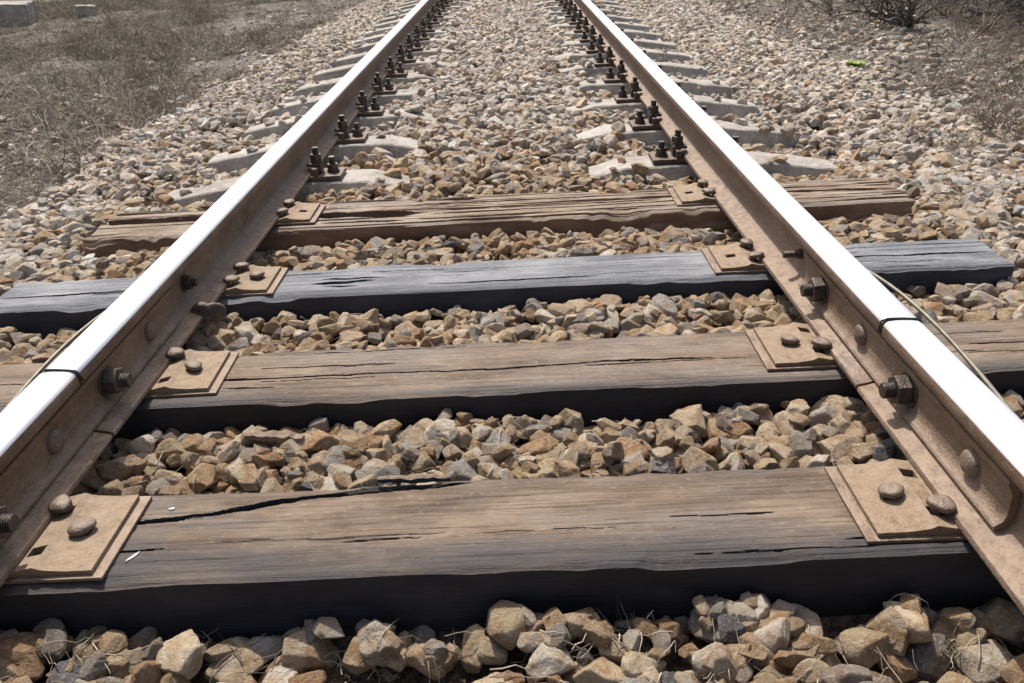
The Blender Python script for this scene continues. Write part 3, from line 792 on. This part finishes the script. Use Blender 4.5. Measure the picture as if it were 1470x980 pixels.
for (x,y,l,w_,rz) in ((-.565,1.045,.028,.005,1.0),(-.545,1.165,.010,.006,.2)):
    bm=bmesh.new(); g=bmesh.ops.create_circle(bm,cap_ends=True,segments=14,radius=1)
    rr=random.Random(int(x*999))
    for v in g['verts']: v.co=Vector((v.co.x*l/2*(1+rr.uniform(-.3,.3)),v.co.y*w_/2*(1+rr.uniform(-.3,.3)),0))
    q=bmesh.ops.extrude_face_region(bm,geom=bm.faces[:])
    for v in [e for e in q['geom'] if isinstance(e,bmesh.types.BMVert)]: v.co.z+=.0025
    o=bm2obj(bm,'lime_fleck',[M_WHITE]); o.location=(x,y,-.001); o.rotation_euler.z=rz

# ------------------------------------------------------------------ shrubs
def branch(bm,p,d,ln,r,depth,R_,mi,up=.05,curl=.25):
    n=5; pts=[p.copy()]
    q=p.copy()
    for k in range(n):
        d=(d+Vector((R_.gauss(0,curl),R_.gauss(0,curl),R_.gauss(0,curl*.7)+up))).normalized(); q=q+d*ln/n; pts.append(q.copy())
        if depth>0 and k>=1:
            for _ in range(R_.randint(1,2)):
                dd=(d+Vector((R_.gauss(0,.7),R_.gauss(0,.7),R_.gauss(0,.5)))).normalized()
                branch(bm,q,dd,ln*R_.uniform(.4,.65),r*.55,depth-1,R_,mi,up,curl)
    tube(bm,pts,r,5 if depth else 3,mi)
def shrub(name,x,y,size,nb,r,depth,mat,seed,flat=.6,up=.05):
    R_=random.Random(seed); bm=bmesh.new()
    for b in range(nb):
        a=R_.uniform(0,2*PI); d=Vector((math.cos(a),math.sin(a),flat*R_.uniform(.3,1.6))).normalized()
        branch(bm,Vector((R_.gauss(0,size*.05),R_.gauss(0,size*.05),0)),d,size*R_.uniform(.6,1.1),r,depth,R_,0,up)
    o=bm2obj(bm,name,[mat]); o.location=(x,y,float(T(x,y))-.02); return o
shrub('dry_shrub',2.55,4.3,.30,16,.0032,2,M_TWIG,1,.55)
shrub('dry_shrub',1.95,3.75,.24,14,.0026,2,M_TWIG,2,.4,0)
shrub('dry_shrub',1.62,2.75,.17,20,.0016,1,M_STRAW,3,.4,0)
shrub('dry_shrub',2.9,3.5,.28,14,.003,2,M_TWIG,4,.5)
shrub('dry_shrub',2.65,5.4,.25,14,.003,2,M_TWIG,5,.6)
shrub('dry_shrub',3.3,6.2,.35,14,.0035,2,M_TWIG,5,.6)
shrub('dry_shrub',1.75,2.2,.18,18,.0016,1,M_STRAW,15,.5,0)
shrub('dry_shrub',2.9,9.0,.3,8,.0035,2,M_TWIG,6,.6)
shrub('dry_shrub',3.8,7.2,.4,14,.004,2,M_TWIG,16,.6)
shrub('dry_shrub',-3.4,10.5,.35,7,.004,2,M_TWIG,7,.5)
shrub('dry_shrub',-5.5,12.5,.5,8,.004,2,M_TWIG,8,.6)
for k,(x,y,s_) in enumerate([(3.9,8.5,.55),(4.3,7.9,.55),(4.8,7.7,.6),(4.5,9.0,.8),(5.2,8.3,.8),(3.5,9.5,.5),(5.6,9.9,1.1),(4.2,10.2,.9),(6.1,9.0,1.1)]):
    shrub('bare_bush',x,y,s_,8,.028 if k%2==0 else .012,2,M_BARK,30+k,.9,.02)
bm=bmesh.new(); R_=random.Random(3)
for k in range(40):
    a=R_.uniform(0,6.28); d=Vector((math.cos(a),math.sin(a),R_.uniform(.2,1))).normalized(); l=R_.uniform(.05,.11); w=Vector((-math.sin(a),math.cos(a),0))*l*.25
    p=Vector((0,0,0)); m_=p+d*l*.5; t=p+d*l+Vector((0,0,-l*.2))
    bm.faces.new([bm.verts.new(v) for v in (p,m_+w,t,m_-w)])
o=bm2obj(bm,'green_weed',[M_GREEN]); o.location=(2.6,6.4,float(T(2.6,6.4)))
def rubble(name,x,y,sx,sy,sz,rz,mat,seed):
    bm=bmesh.new(); bm_box(bm,0,0,sz/2,sx,sy,sz,0,.02)
    bmesh.ops.subdivide_edges(bm,edges=bm.edges[:],cuts=3,use_grid_fill=True)
    r=random.Random(seed)
    for v in bm.verts: v.co+=Vector((r.gauss(0,.006),r.gauss(0,.006),r.gauss(0,.006)))
    o=bm2obj(bm,name,[mat]); o.location=(x,y,float(T(x,y))-.06); o.rotation_euler=(.05,.06,rz); return o
rubble('concrete_block',-7.5,13.6,.62,.45,.32,.2,M_CON,1)
rubble('concrete_block',-6.9,14.8,.3,.25,.18,.6,M_CON,2)
rubble('pale_timber',4.05,9.05,.35,.12,.12,.9,M_WHITE,3)

# ------------------------------------------------------------------ camera
cam=bpy.data.cameras.new('camera'); co=bpy.data.objects.new('camera',cam); COL.objects.link(co)
cam.sensor_width=36; cam.lens=1200/1470*36; cam.clip_end=1500; cam.clip_start=.02
Mx=Matrix.Rotation(.01687,4,'Z')@Matrix.Rotation(PI/2-.4687,4,'X')@Matrix.Rotation(-.05275,4,'Z')
co.matrix_world=Matrix.Translation((.0784,0,.8855))@Mx
scene.camera=co

# ------------------------------------------------------------------ light
el=math.radians(58); az=math.radians(-20)
S=Vector((math.sin(az)*math.cos(el),math.cos(az)*math.cos(el),math.sin(el)))
sl=bpy.data.lights.new('sun','SUN'); sl.energy=4.8; sl.angle=math.radians(.6); sl.color=(1,.97,.93)
so=bpy.data.objects.new('sun',sl); COL.objects.link(so); so.rotation_euler=S.to_track_quat('Z','Y').to_euler(); so.location=(-3,8,10)
w=bpy.data.worlds.new('World'); scene.world=w; w.use_nodes=True; nt=w.node_tree
sky=nt.nodes.new('ShaderNodeTexSky'); sky.sky_type='NISHITA'; sky.sun_disc=False; sky.sun_elevation=el; sky.sun_rotation=az; sky.dust_density=4.0; sky.air_density=1.0
bg=nt.nodes['Background']; bg.inputs['Strength'].default_value=.15; nt.links.new(sky.outputs[0],bg.inputs[0])
scene.view_settings.view_transform='Standard'; scene.view_settings.look='None'; scene.view_settings.exposure=0; scene.view_settings.gamma=1
